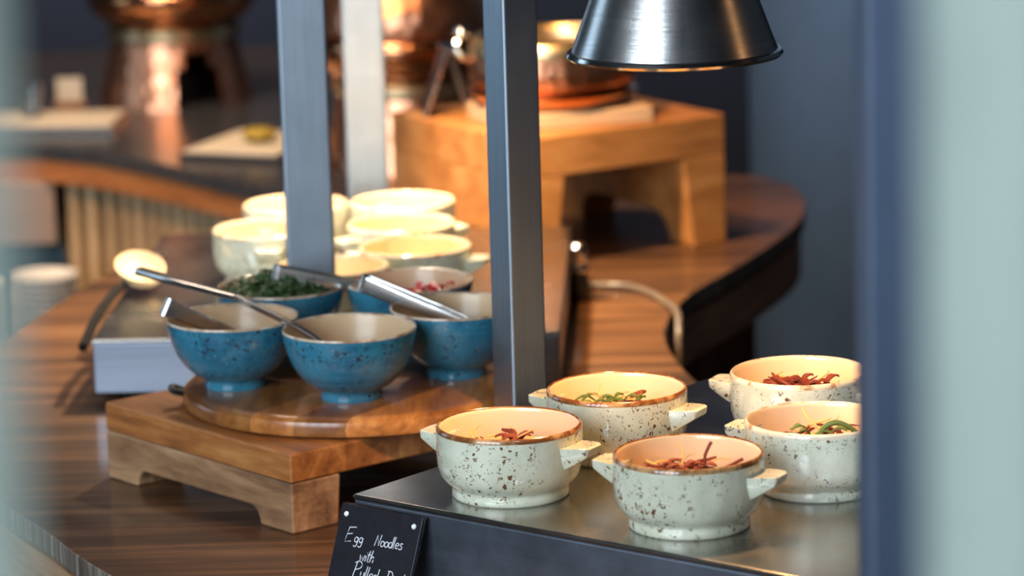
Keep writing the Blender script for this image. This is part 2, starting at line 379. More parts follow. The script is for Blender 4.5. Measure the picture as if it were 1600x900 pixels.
# ------------------------------------------------------------------ the curved wooden counter
A_CTRL = [(0.55, 2.12), (0.2, 2.33), (0.0, 2.56), (-0.2, 2.86), (-0.363, 3.128), (-0.432, 3.272), (-0.487, 3.383), (-0.565, 3.6), (-0.605, 3.85),
          (-0.578, 4.085), (-0.516, 4.381), (-0.45, 4.592), (-0.38, 4.67), (-0.25, 4.74), (-0.1, 4.85), (0.05, 4.98), (0.22, 5.06), (0.345, 5.02),
          (0.389, 4.895), (0.375, 4.70), (0.319, 4.521), (0.255, 4.36), (0.207, 4.243), (0.175, 4.10), (0.169, 3.971), (0.192, 3.791), (0.25, 3.6),
          (0.34, 3.42), (0.50, 3.2), (0.66, 2.8), (0.68, 2.35)]
polyA = [(p[0], p[1]) for p in smooth_curve([(x, y, 0) for x, y in A_CTRL], True, 8)]
counter = thing('buffet_counter', 'curved dark wood buffet counter carrying the bowls and warming plates', 'counter', (0, 0, 0))
MB().prism(polyA, CT-0.022, CT, 0, 1).build('countertop', [MAT['counter'], MAT['counter_edge']], counter, bevel=0.002)
MB().prism(offset_poly(polyA, 0.012), CT-0.030, CT-0.022).build('shadow_gap_strip', MAT['black'], counter)
MB().prism(offset_poly(polyA, 0.006), CT-0.085, CT-0.030).build('fascia', MAT['fascia'], counter)
for (x, y) in ((-0.42, 3.75), (-0.32, 4.5), (0.22, 4.62), (0.13, 4.05), (0.3, 2.7), (0.02, 2.85), (0.29, 4.82)):
    MB().box(x-0.03, x+0.03, y-0.03, y+0.03, 0.0, CT-0.085).build('leg', MAT['dark_wood'], counter, bevel=0.003)
MB().box(-0.25, 0.05, 2.95, 4.6, 0.02, CT-0.09).build('cabinet_base', MAT['dark_wood'], counter, bevel=0.004)

# ------------------------------------------------------------------ the counter behind, with slats
B_FRONT = [(-1.5, 5.52), (-1.0, 5.51), (-0.759, 5.486), (-0.638, 5.425), (-0.54, 5.32), (-0.45, 5.20), (-0.38, 5.10), (-0.312, 5.006), (-0.21, 4.935), (-0.1, 4.985), (0.02, 5.10), (0.09, 5.30)]
fb = [(p[0], p[1]) for p in smooth_curve([(x, y, 0) for x, y in B_FRONT], False, 6)]
polyB = fb + [(0.10, 6.5), (-1.5, 6.5)]
slatc = thing('slatted_counter', 'rear buffet counter with dark top, orange wood band and vertical slats', 'counter', (0, 0, 0))
MB().prism(polyB, CT-0.022, CT).build('countertop', MAT['stone'], slatc, bevel=0.002)
def ribbon(path, d0, d1, z0, z1):
    a = offset_poly(path + [(9, 9)], 0)[:-1]
    n = len(path); out0 = []; out1 = []
    for i in range(n):
        t = (Vector(path[min(i+1, n-1)])-Vector(path[max(i-1, 0)])).normalized()
        out0.append((path[i][0]-t.y*d0, path[i][1]+t.x*d0)); out1.append((path[i][0]-t.y*d1, path[i][1]+t.x*d1))
    return MB().prism(out0 + out1[::-1], z0, z1)
ribbon(fb, 0.004, 0.03, CT-0.056, CT-0.022).build('edge_band', MAT['band'], slatc)
ribbon(fb, 0.07, 0.10, 0.0, CT-0.056).build('back_panel', MAT['dark_wood'], slatc)
# slats stand along the curve, right of the plain panel
acc = 0; last = None; dense = [(p[0], p[1]) for p in smooth_curve([(x, y, 0) for x, y in B_FRONT], False, 60)]
for i in range(1, len(dense)):
    p, q = Vector(dense[i-1]), Vector(dense[i]); acc += (q-p).length
    if q.x < -0.672 or q.x > -0.2: continue
    if last is None or acc-last > 0.034:
        last = acc; t = (q-p).normalized(); nrm = Vector((-t.y, t.x)); c = q+nrm*0.045
        m = MB().box(-0.0085, 0.0085, -0.018, 0.018, 0.05, CT-0.057).build('slat', MAT['slat'], slatc, bevel=0.002)
        m.location = (c.x, c.y, 0); m.rotation_euler = (0, 0, math.atan2(t.y, t.x))
MB().box(-1.3, -0.680, 5.47, 5.50, CT-0.152, CT-0.057).build('front_panel', MAT['panel'], slatc, bevel=0.003)
MB().box(-1.3, -0.672, 5.53, 5.58, 0.3, CT-0.07).build('niche_back', MAT['teal'], slatc, bevel=0.003)
MB().box(-1.3, -0.60, 5.10, 5.50, 0.55, 0.575).build('niche_shelf', MAT['teal'], slatc, bevel=0.003)

# stacks of plates in the niche: every plate its own thing
pl = MB().lathe([(0, 0.001), (0.03, 0.001), (0.031, 0), (0.033, 0), (0.034, 0.002), (0.050, 0.007), (0.0505, 0.0085), (0.049, 0.0085), (0.033, 0.004), (0, 0.0035)], 40)
plate0 = None
for sx, cx, nn, place in ((0, -0.672, 19, 'right-hand stack'), (1, -0.782, 18, 'left-hand stack')):
    for k in range(nn):
        lab = ('white plate in the %s under the rear counter, ' % place) + ('topmost of its stack' if k == nn-1 else '%s from the top' % (['second','third','fourth','fifth','sixth','seventh','eighth','ninth','tenth','eleventh','twelfth','thirteenth','fourteenth','fifteenth','sixteenth','seventeenth','eighteenth','nineteenth'][nn-2-k]))
        if plate0 is None: o = plate0 = pl.build('plate', MAT['white_china'])
        else: o = plate0.copy(); col.objects.link(o)
        o.location = (cx + random.uniform(-0.001, 0.001), 5.22, 0.5752 + k*0.0094)
        tag(o, lab, 'plate', 'white plates stacked in the niche')

# ------------------------------------------------------------------ warming plates
def frame_loc(corner, ang):  # local x along front edge, y going back
    return (corner[0], corner[1], 0), ang
def warming_plate(label, corner, ang, w, d, z0, z1, feet=True):
    t = thing('warming_plate', label, 'warming plate', (corner[0], corner[1], CT), ang, 'stainless steel warming plates')
    MB().box(0, w, 0, d, z1-CT-0.0045, z1-CT).build('top_plate', MAT['plate_steel'], t, bevel=0.0022, segs=3)
    MB().box(0.0012, w-0.0012, 0.0012, d-0.0012, z0-CT, z1-CT-0.0045).build('casing', MAT['plate_side'], t, bevel=0.002)
    if feet:
        for fx in (0.04, w-0.04):
            for fy in (0.04, d-0.04):
                MB().lathe([(0, 0), (0.014, 0), (0.016, z0-CT), (0, z0-CT)], 20, c=(fx, fy, 0)).build('foot', MAT['black'], t)
    return t
B1A = math.atan2(-0.633, 0.774)
box1 = warming_plate('long stainless steel warming plate under the cream soup bowls in front', (-0.137, 2.97), B1A, 0.62, 0.50, CT+0.012, 1.005)
box2 = warming_plate('stainless steel warming plate behind the blue bowls carrying the far bowls', (-0.438, 3.760), math.atan2(-0.02, 0.486), 0.487, 0.585, CT+0.012, 0.970)

# ------------------------------------------------------------------ steel posts
def post(label, x, y, ang, w, d, r=0.003):
    t = thing('steel_post', label, 'post', (x, y, CT), ang, 'brushed steel posts of the heat lamps')
    MB().box(-w/2, w/2, -d/2, d/2, 0.006, 1.9).build('tube', MAT['post'], t, bevel=r, segs=3)
    MB().box(-w/2-0.006, w/2+0.006, -d/2-0.006, d/2+0.006, 0, 0.006).build('base_flange', MAT['post'], t, bevel=0.002)
    return t
post('brushed steel post in the middle, its bottom behind a cream soup bowl', 0.005, 3.300, math.radians(31), 0.0365, 0.0365)
post('brushed steel post behind the bowl of dark green herbs', -0.2035, 3.706, math.radians(3), 0.0490, 0.03)
post('pale lit steel post behind the far cream bowls', -0.170, 4.425, math.radians(1), 0.0500, 0.03)

# ------------------------------------------------------------------ wooden riser and round board
RA = math.atan2(0.64, 0.77)
def riser(label, corner, ang, w, d, h, slab, mats, cut_h, side_t, foot, mat_side):
    """w along the right-going face, d along the left-going face"""
    t = thing('wooden_riser', label, 'riser', (corner[0], corner[1], CT), ang)
    MB().box(0, w, 0, d, h-slab, h).build('top_slab', mats, t, bevel=0.0025)
    for sx in (0, 1):
        x0 = 0.0 if sx == 0 else w-side_t; ci = d*0.17; r = cut_h
        poly = [(0, 0), (ci, 0)]
        poly += [(ci + r*0.9*(1-math.cos(a)), cut_h*math.sin(a)) for a in [k*PI/10 for k in range(1, 6)]]
        poly += [(d-ci - r*0.9*(1-math.cos(a)), cut_h*math.sin(a)) for a in [k*PI/10 for k in range(5, 0, -1)]]
        poly += [(d-ci, 0), (d, 0), (d, h-slab), (0, h-slab)]
        # side board: profile in (y,z), thickness along x, its inner face flaring at the foot
        m = MB(); n = len(poly)
        m.v += [(x0, y, z) for y, z in poly] + [(x0+side_t, y, z) for y, z in poly]
        m.f.append(tuple(range(n))); m.f.append(tuple(n+i for i in reversed(range(n)))); m.m += [0, 0]
        for i in range(n):
            j = (i+1) % n; m.f.append((i, n+i, n+j, j)); m.m.append(0)
        if foot:
            inner = x0+side_t if sx == 0 else x0
            m.v = [((v[0] + (foot if sx == 0 else -foot)*(v[2]/(h-slab))) if abs(v[0]-inner) < 1e-6 else v[0], v[1], v[2]) for v in m.v]
        m.build('side_board', mat_side, t, bevel=0.0025)
    return t
riser('thick wooden riser with cut-out feet under the round board', (-0.203, 3.2305), RA, 0.290, 0.297, 0.0745, 0.0275, MAT['riser'], 0.016, 0.052, 0.004, MAT['riser_side'])
big = riser('tall orange-lit wooden riser holding a copper dish at the back', (0.014, 4.392), math.atan2(0.165, 0.26), 0.303, 0.30, 0.163, 0.050, MAT['big_riser'], 0.040, 0.050, 0.014, MAT['big_riser'])

BZ = CT+0.0745
board = thing('round_board', 'round acacia board on the wooden riser carrying the blue bowls', 'board', (-0.146, 3.446, BZ), 0)
MB().lathe([(0, 0), (0.162, 0), (0.168, 0.003), (0.170, 0.009), (0.168, 0.016), (0.163, 0.0195), (0.156, 0.0200), (0, 0.0200)], 128).build('disc', MAT['board'], board)
MB().tube(smooth_curve([(-0.168, -0.012, 0.012), (-0.178, -0.016, 0.016), (-0.179, -0.006, 0.017), (-0.168, -0.002, 0.012)], False, 5), 0.0035, 8).build('leather_loop', MAT['black'], board)
BT = BZ+0.020

# ------------------------------------------------------------------ bowls
SOUP = [(0, .004), (.040, .004), (.0425, 0), (.0470, 0), (.0485, .0020), (.0482, .0062), (.0476, .0082), (.0488, .0105), (.0535, .0140), (.0575, .0195), (.0598, .0275), (.0605, .038), (.0602, .0560),
        (.0600, .0580), (.0592, .0597), (.0580, .0603), (.0569, .0593), (.0565, .0560), (.0562, .036), (.054, .023), (.044, .0135), (.02, .0105), (0, .010)]
def soup_proto(rim):
    mis = []
    for k in range(len(SOUP)-1):
        mis.append(0 if k < 12 else (2 if k < 16 else 1))
    t = thing('soup_bowl', 'x', 'bowl', (0, 0, 0), 0)
    MB().lathe(SOUP, 96, mis).build('bowl_body', [MAT['cream_glaze'], MAT['cream_inside'], rim], t, angle=60)
    for sg in (1, -1):
        pts = []
        for y in (-1, 1):
            pts += [(0.0550, y*0.0180, 0.0475), (0.0550, y*0.0175, 0.0380), (0.0700, y*0.0150, 0.0482), (0.0785, y*0.0130, 0.0492), (0.0812, y*0.0090, 0.0480),
                    (0.0700, y*0.0145, 0.0400), (0.0790, y*0.0115, 0.0412), (0.0550, y*0.0125, 0.0265), (0.0650, y*0.0108, 0.0350)]
        m = MB().hull(pts)
        if sg < 0: m.xform(Matrix.Rotation(PI, 4, 'Z'))
        m.build('handle', MAT['cream_glaze'], t, bevel=0.0016, segs=1, sub=2)
    return t
SZ = 1.005
ha = math.radians
soupA = soup_proto(MAT['cream_rim']); soupA['group'] = 'cream soup bowls'
soupA.location = (0.1355, 2.844, SZ); soupA.rotation_euler = (0, 0, ha(-28)); soupA['label'] = 'cream speckled soup bowl nearest the front edge, with red-brown shreds and a sprig sticking up'
S2 = dup(soupA, (-0.0055, 2.956, SZ), ha(-31), 'cream speckled soup bowl by the left corner of its steel plate, before the middle post')
S3 = dup(soupA, (0.0865, 3.075, SZ), ha(-29), 'cream speckled soup bowl with green leaf garnish right of the middle post')
soupP = soup_proto(MAT['pale_rim']); soupP['group'] = 'cream soup bowls'
soupP.location = (0.2465, 2.944, SZ); soupP.rotation_euler = (0, 0, ha(-30)); soupP['label'] = 'soup bowl cut by the navy post, dark freckles and green curl on top'
S5 = dup(soupP, (0.2455, 3.118, SZ), ha(-25), 'soup bowl rearmost on the front plate, plain pale side, half behind the navy post')
FZ = 0.970
for (x, y, rz, lab) in ((-0.246, 4.195, 45, 'far cream bowl behind the left post, at the back left of the rear plate'),
                        (-0.270, 4.045, -85, 'far cream bowl left of the left post with a handle towards us'),
                        (-0.123, 4.196, -65, 'brightly lit far cream bowl farthest back, in front of the pale post'),
                        (-0.121, 4.056, 30, 'brightly lit far cream bowl second from the back between the two front posts'),
                        (-0.103, 3.918, -14, 'far cream bowl with handle to the right, just behind the bowl of red chili'),
                        (-0.189, 3.822, 160, 'far cream bowl mostly hidden behind the left post and the herbs')):
    dup(soupP, (x, y, FZ), ha(rz), lab)

BLUE = [(0, .004), (.024, .004), (.0262, 0), (.0285, 0), (.0292, .003), (.0282, .0075), (.0300, .0095), (.0380, .0135), (.0470, .0220), (.0545, .0335), (.0595, .0470), (.0620, .0590), (.0626, .0645),
        (.0626, .0655), (.0619, .0667), (.0610, .0665), (.0602, .0650), (.0590, .0560), (.0555, .0440), (.0490, .0310), (.038, .019), (.02, .012), (0, .0105)]
misb = [0 if k < 12 else (2 if k < 16 else 1) for k in range(len(BLUE)-1)]
def blue_proto():
    t = thing('blue_bowl', 'x', 'bowl', (0, 0, 0), 0, 'blue speckled bowls on the round board')
    MB().lathe(BLUE, 96, misb).build('bowl_body', [MAT['blue_glaze'], MAT['blue_inside'], MAT['blue_rim']], t, angle=60)
    return t
b1 = blue_proto(); b1.location = (-0.152, 3.366, BT); b1['label'] = 'blue speckled bowl in front with the long spoon in it'
b2 = dup(b1, (-0.2645, 3.428, BT), ha(70), 'blue speckled bowl on the left with short tongs and orange shreds')
b3 = dup(b1, (-0.0545, 3.450, BT), ha(140), 'blue speckled bowl on the right, next to the middle post, with bright tongs')
b4 = dup(b1, (-0.2270, 3.570, BT), ha(210), 'blue bowl full of dark green herbs, behind the left bowl')
b5 = dup(b1, (-0.1005, 3.576, BT), ha(280), 'blue bowl with red chili at the back of the round board')

# ------------------------------------------------------------------ food
def pt_in(r):
    a = random.uniform(0, 2*PI); q = r*math.sqrt(random.random()); return q*math.cos(a), q*math.sin(a)
def strand(m, c, length, rad, curl=1.0, rise=0.0, n=9):
    a = random.uniform(0, 2*PI); p = Vector(c); k = random.uniform(-1, 1)*curl; pts = []
    step = length/n; el = random.uniform(-0.1, 0.25)+rise
    for i in range(n+1):
        pts.append(tuple(p)); a += k*0.4*random.uniform(0.6, 1.4)
        p = p + Vector((math.cos(a)*math.cos(el), math.sin(a)*math.cos(el), math.sin(el)))*step
        el += random.uniform(-0.25, 0.2)
        rr = math.hypot(p.x, p.y)
        if rr > 0.045: p.x *= 0.045/rr; p.y *= 0.045/rr
        p.z = max(p.z, c[2]-0.004)
    rs = [rad*(0.45+0.55*math.sin(PI*(i+0.6)/(n+1.2))) for i in range(n+1)]
    m.tube(pts, rs, 6)
def leafy(m, c, L, W, ang, tilt):
    pts = []
    ca, sa = math.cos(ang), math.sin(ang); ct, st = math.cos(tilt), math.sin(tilt)
    rows = 6; vs = []; fs = []
    for i in range(rows+1):
        t = i/rows; w = W*math.sin(PI*min(0.97, t*0.92+0.05))
        cx = L*t; cz = 0.25*L*math.sin(PI*t)
        for j, o in ((0, -w), (1, 0), (2, w)):
            x, y, z = cx*ct, o, cz + cx*st + (0.3*abs(o)) + (0.0012 if j == 1 else 0)
            vs.append((c[0]+x*ca-y*sa, c[1]+x*sa+y*ca, c[2]+z))
    nv = len(vs); vs += [(v[0], v[1], v[2]-0.0012) for v in vs]
    for i in range(rows):
        for j in range(2):
            a = i*3+j; fs.append((a, a+1, a+4, a+3)); fs.append((nv+a, nv+a+3, nv+a+4, nv+a+1))
        fs.append((i*3, i*3+3, nv+i*3+3, nv+i*3)); fs.append((i*3+2, nv+i*3+2, nv+i*3+5, i*3+5))
    fs += [(0, nv, nv+1, 1), (1, nv+1, nv+2, 2)]; e = rows*3; fs += [(e, e+1, nv+e+1, nv+e), (e+1, e+2, nv+e+2, nv+e+1)]
    m.add(vs, fs)
def garnish(bowl, label, duck=14, nood=26, leaf=0, sprig=False, dc=(0, -0.01), zc=0.046, curl_leaf=False, chunk=0):
    loc = bowl.location
    t = thing('noodle_portion', label, 'food', (loc.x, loc.y, loc.z), 0)
    m = MB().lathe([(0, 0.016), (0.030, 0.016), (0.046, 0.030), (0.044, 0.036), (0.03, 0.040), (0, 0.043)], 40)
    m.v = [(x, y, z + (0.004*mnoise.noise(Vector((x*120, y*120, z*120))) if math.hypot(x, y) < 0.04 else 0)) for x, y, z in m.v]
    for i in range(nood):
        x, y = pt_in(0.034); strand(m, (x, y, 0.040), random.uniform(0.025, 0.05), 0.0011, 1.6)
    for i in range(3):
        x, y = pt_in(0.025); strand(m, (x, y, 0.044), 0.03, 0.0007, 1.2, 0.5)
    m.build('noodles', MAT['noodle'], t)
    if duck:
        m = MB()
        for i in range(duck):
            x, y = random.gauss(dc[0], 0.016), random.gauss(dc[1], 0.009)
            strand(m, (x, y, zc+random.uniform(-0.004, 0.003)), random.uniform(0.012, 0.030), random.uniform(0.0009, 0.0024), 0.8)
        for i in range(chunk):
            a = random.uniform(-0.6, 0.6)+(0 if i % 2 else PI)
            leafy(m, (dc[0]+random.gauss(0, 0.011 if chunk > 8 else 0.003), dc[1]+random.gauss(0, 0.004), zc-0.003), random.uniform(0.014, 0.02), random.uniform(0.003, 0.005), a, random.uniform(0.15, 0.5))
        if sprig:
            m.tube(smooth_curve([(0.008, -0.012, 0.040), (0.0125, -0.010, 0.050), (0.0125, -0.009, 0.058), (0.016, -0.008, 0.0660), (0.018, -0.007, 0.069)], False, 4), 0.0013, 6)
            m.tube(smooth_curve([(0.020, -0.020, 0.047), (0.033, -0.017, 0.0525), (0.042, -0.013, 0.056)], False, 4), 0.0014, 6)
        m.build('meat_shreds', MAT['duck'], t)
    if leaf:
        m = MB()
        for i in range(leaf):
            leafy(m, (random.gauss(-0.004, 0.013), random.gauss(-0.008, 0.008), zc+random.uniform(-0.003, 0.001)), random.uniform(0.010, 0.022), random.uniform(0.002, 0.0045), random.uniform(-0.5, 0.5)+(PI if i % 2 else 0), random.uniform(0.0, 0.5))
        if curl_leaf:
            m.tube(smooth_curve([(0.000, -0.012, 0.047), (0.004, -0.010, 0.054), (0.014, -0.008, 0.0575), (0.025, -0.008, 0.053), (0.034, -0.009, 0.045)], False, 5), 0.0024, 6)
        m.build('green_leaves', MAT['leaf'], t)
    return t
garnish(soupA, 'noodles with red-brown meat shreds and upright sprig in the frontmost soup bowl', 26, 22, 0, True, (-0.006, -0.012), 0.048, chunk=16)
garnish(S2, 'noodles with one dark red meat flake in the bowl by the plate corner', 5, 30, 0, False, (0.006, -0.010), 0.048, chunk=5)
garnish(S3, 'noodles topped with green leaves in the soup bowl right of the middle post', 5, 24, 12, False, (0.016, -0.010), 0.047)
garnish(soupP, 'noodles with dark shreds and a green curl in the freckled bowl', 16, 12, 5, False, (0.0, -0.012), 0.048, curl_leaf=True)
garnish(S5, 'tangle of dark red meat shreds in the rearmost soup bowl of the front plate', 34, 16, 0, False, (0.0, -0.010), 0.049, chunk=14)

# green herbs piled in the back bowl
m = MB()
m.lathe([(0, 0.02), (0.035, 0.02), (0.056, 0.050), (0.050, 0.062), (0.03, 0.070), (0, 0.074)], 32)
for i in range(420):
    x, y = pt_in(0.052); z = 0.076-0.020*(math.hypot(x, y)/0.052)**2
    leafy(m, (x, y, z-0.003), random.uniform(0.007, 0.014), random.uniform(0.0025, 0.005), random.uniform(0, 2*PI), random.uniform(-0.2, 0.9))
o = m.build('chopped_herbs', MAT['herb']); o.location = b4.location
tag(o, 'heap of dark green chopped herbs in the blue bowl behind the left one', 'herbs', kind='stuff')
m = MB()
for i in range(46):
    x, y = random.gauss(0.006, 0.014), random.gauss(-0.004, 0.012); leafy(m, (x, y, 0.047+random.uniform(0, 0.011)), random.uniform(0.006, 0.013), random.uniform(0.003, 0.005), random.uniform(0, 2*PI), random.uniform(-0.2, 0.7))
m.lathe([(0, 0.014), (0.03, 0.016), (0.052, 0.040), (0.03, 0.047), (0, 0.049)], 32)
o = m.build('chopped_chili', MAT['chili']); o.location = b5.location
tag(o, 'chopped red chili in the blue bowl at the back of the board', 'chili', kind='stuff')
m = MB()
for i in range(40):
    x, y = random.gauss(0.014, 0.012), random.gauss(-0.004, 0.010); strand(m, (x, y, 0.040+random.uniform(0, 0.006)), 0.018, 0.0010, 1.0)
m.lathe([(0, 0.014), (0.03, 0.016), (0.050, 0.034), (0.03, 0.040), (0, 0.042)], 32)
o = m.build('shredded_carrot', MAT['carrot']); o.location = b2.location
tag(o, 'orange shreds low in the left blue bowl', 'food', kind='stuff')
for bb, nm, lab in ((b1, 'sauce', 'thin layer of beige sauce low in the front blue bowl'), (b3, 'sauce', 'thin layer of beige sauce low in the right blue bowl')):
    o = MB().lathe([(0, 0.013), (0.030, 0.016), (0.0425, 0.0245), (0.0445, 0.0262), (0, 0.0266)], 48).build(nm, MAT['sauce']); o.location = bb.location
    tag(o, lab, 'sauce')

# ------------------------------------------------------------------ spoon and tongs
sp = thing('serving_spoon', 'long steel spoon leaning over the left bowl into the front blue bowl', 'spoon', (0, 0, 0))
hp = smooth_curve([(-0.362, 3.545, 1.0840), (-0.318, 3.480, 1.0850), (-0.259, 3.4225, 1.0805)], False, 8)
MB().tube(hp, 0.004, 12, flat=[(0.0062-0.0016*abs(i/(len(hp)-1)-0.25), 0.0040-0.0012*i/(len(hp)-1)) for i in range(len(hp))]).build('handle', MAT['utensil'], sp, angle=50)
st = smooth_curve([(-0.260, 3.4235, 1.0805), (-0.238, 3.405, 1.0730), (-0.215, 3.387, 1.0652), (-0.192, 3.372, 1.055), (-0.165, 3.362, 1.037), (-0.150, 3.358, 1.024)], False, 6)
MB().tube(st, 0.0027, 10, flat=[(0.0034, 0.0028)]*len(st)).build('stem', MAT['utensil'], sp, angle=50)
m = MB(); nb = 18
m.lathe([(0, -0.005), (0.010, -0.003), (0.016, 0.001), (0.018, 0.0035), (0.0168, 0.0035), (0.015, 0.0018), (0.009, -0.0018), (0, -0.0035)], 32)
m.xform(Matrix.Translation((-0.141, 3.355, 1.0240)) @ Matrix.Rotation(ha(-20), 4, 'Z') @ Matrix.Diagonal((1.15, 0.85, 1, 1)))
m.build('spoon_bowl', MAT['utensil'], sp)

def tongs(label, closed_end, tip, width, spread, lift=0.004):
    """two flat arms joined by a bent spring end, lying from closed_end down to tip"""
    t = thing('serving_tongs', label, 'tongs', (0, 0, 0), 0, 'steel serving tongs in the blue bowls')
    A, B = Vector(closed_end), Vector(tip); d = (B-A); L = d.length; d.normalize()
    side = d.cross(Vector((0, 0, 1))).normalized(); up = side.cross(d).normalized()
    for s in (1, -1):
        pts = []
        for k in range(9):
            q = k/8; off = s*(0.0045+spread*math.sin(PI*min(1, q*0.8)))
            pts.append(tuple(A + d*(L*q) + side*off))
        MB().tube(pts, 0.001, 12, flat=[(0.0010, width*(1-0.45*k/8)) for k in range(9)]).build('arm', MAT['utensil'], t, angle=50)
    pts = [tuple(A + side*(0.0040*math.cos(a)) - d*(0.0050*math.sin(a))) for a in [k*PI/8 for k in range(9)]]
    m = MB(); w = up*width; n = len(pts)
    m.v += [tuple(Vector(p)+w) for p in pts] + [tuple(Vector(p)-w) for p in pts]
    q2 = [tuple(A + side*(0.0055*math.cos(a)) - d*(0.0066*math.sin(a))) for a in [k*PI/8 for k in range(9)]]
    m.v += [tuple(Vector(p)+w) for p in q2] + [tuple(Vector(p)-w) for p in q2]
    for i in range(n-1):
        m.f += [(i, i+1, n+i+1, n+i), (2*n+i, 3*n+i, 3*n+i+1, 2*n+i+1), (i, 2*n+i, 2*n+i+1, i+1), (n+i, n+i+1, 3*n+i+1, 3*n+i)]; m.m += [0]*4
    m.f += [(0, n, 3*n, 2*n), (n-1, 3*n-1, 4*n-1, 2*n-1)]; m.m += [0, 0]
    m.build('spring_end', MAT['utensil'], t, angle=50)
    return t
tongs('short dark steel tongs poking out of the left blue bowl', (-0.3215, 3.400, 1.0765), (-0.248, 3.436, 1.034), 0.0085, 0.002)
tongs('bright steel tongs dipping into the right blue bowl', (-0.139, 3.478, 1.0785), (-0.045, 3.445, 1.045), 0.0085, 0.002)
tongs('brown-reflecting steel tongs lying across the herbs to the chili bowl', (-0.2275, 3.560, 1.0745), (-0.115, 3.566, 1.052), 0.0085, 0.002)

# long-handled spoon on the left side of the rear plate
ls = thing('serving_ladle', 'pale ladle head with a dark handle hanging over the rear plate edge', 'ladle', (0, 0, 0))
m = MB().lathe([(0, 0.0), (0.015, 0.002), (0.024, 0.010), (0.027, 0.019), (0.0255, 0.019), (0.022, 0.011), (0.013, 0.0045), (0, 0.003)], 40)
m.xform(Matrix.Translation((-0.409, 4.01, 0.980)) @ Matrix.Rotation(ha(15), 4, 'Z') @ Matrix.Rotation(ha(13), 4, 'X') @ Matrix.Diagonal((1.0, 1.55, 1.0, 1)))
m.build('ladle_head', MAT['cream_inside'], ls)
MB().tube(smooth_curve([(-0.424, 3.985, 0.983), (-0.432, 3.945, 0.981), (-0.442, 3.87, 0.973), (-0.450, 3.79, 0.956)], False, 6), 0.0052, 10).build('handle', MAT['matte_black'], ls)

# ------------------------------------------------------------------ heat lamp
HL = (0.1370, 2.985, 1.3595)
lamp = thing('heat_lamp', 'brushed steel heat lamp with conical shade hanging above the soup bowls', 'lamp', HL)
KL = 0.915
def sc_(p): return [(r*KL, z*KL) for r, z in p]
MB().lathe(sc_([(0.0905, 0.004), (0.0925, 0.004), (0.085, 0.024), (0.062, 0.088), (0.052, 0.112), (0.040, 0.122), (0.022, 0.127), (0.020, 0.150), (0, 0.152)]), 120).build('shade', MAT['lamp_steel'], lamp, angle=25)
MB().lathe(sc_([(0.0895, 0.0045), (0.0825, 0.024), (0.0595, 0.088), (0.049, 0.110), (0.02, 0.120), (0, 0.121)]), 96).build('reflector', MAT['reflector_white'], lamp)
MB().lathe(sc_([(0.0900, 0.002), (0.0915, 0.0), (0.0945, 0.0005), (0.0965, 0.003), (0.0950, 0.006), (0.0915, 0.0068), (0.0895, 0.005), (0.0900, 0.002)]), 120).build('rim', MAT['chrome'], lamp)
MB().lathe(sc_([(0, 0.040), (0.014, 0.043), (0.021, 0.055), (0.020, 0.068), (0.012, 0.088), (0.012, 0.118), (0, 0.118)]), 32).build('bulb', MAT['bulb'], lamp)
MB().tube([(0, 0, 0.138), (0, 0, 0.9), (0, 0, 2.8-HL[2])], 0.004, 10).build('cord', MAT['black'], lamp)
sl = spot('heat_lamp_light', (HL[0], HL[1], HL[2]+0.030), (HL[0], HL[1], 0.9), 12.5, (1.0, 0.54, 0.22), 112, 0.6, 0.018)

# ------------------------------------------------------------------ chalk sign
SW, SH, ST = 0.0870, 0.105, 0.003
sg = thing('chalk_sign', 'small black sign with handwritten dish name leaning on the front steel plate', 'sign', (0, 0, 0))
# sign frame: local x along the plate's front edge, local z up the leaning face, local y = front
ex = Vector((0.774, -0.633, 0)).normalized(); out = Vector((-0.633, -0.774, 0)).normalized()
tilt = math.atan2(0.036, 0.093)
ez = (Vector((0, 0, 1))*math.cos(tilt) - out*math.sin(tilt)).normalized(); ey = ez.cross(ex).normalized()
base = Vector((-0.137, 2.97, CT)) + ex*(-0.0045) + out*(0.0430)
ms = Matrix((ex, ey, ez)).transposed().to_4x4(); ms.translation = base; sg.matrix_world = ms
MB().box(0, SW, -ST/2, ST/2, 0, SH).build('slate_card', MAT['slate'], sg, bevel=0.0006)
MB().box(0, SW, ST/2+0.0003, ST/2+0.0025, -0.0, SH+0.001).build('acrylic_backing', MAT['glass'], sg, bevel=0.0004)
FRONT = -ST/2
for x in (0.0065, SW-0.0075):
    MB().lathe([(0, 0.0018), (0.0015, 0.0015), (0.0023, 0.0004), (0.0023, -0.0003), (0, -0.0003)], 20).xform(Matrix.Translation((x, FRONT, SH-0.0085)) @ Matrix.Rotation(PI/2, 4, 'X')).build('pin', MAT['pin'], sg)
def arc(cx, cy, rx, ry, a0, a1, n=10): return [(cx+rx*math.cos(ha(a0+(a1-a0)*i/n)), cy+ry*math.sin(ha(a0+(a1-a0)*i/n))) for i in range(n+1)]
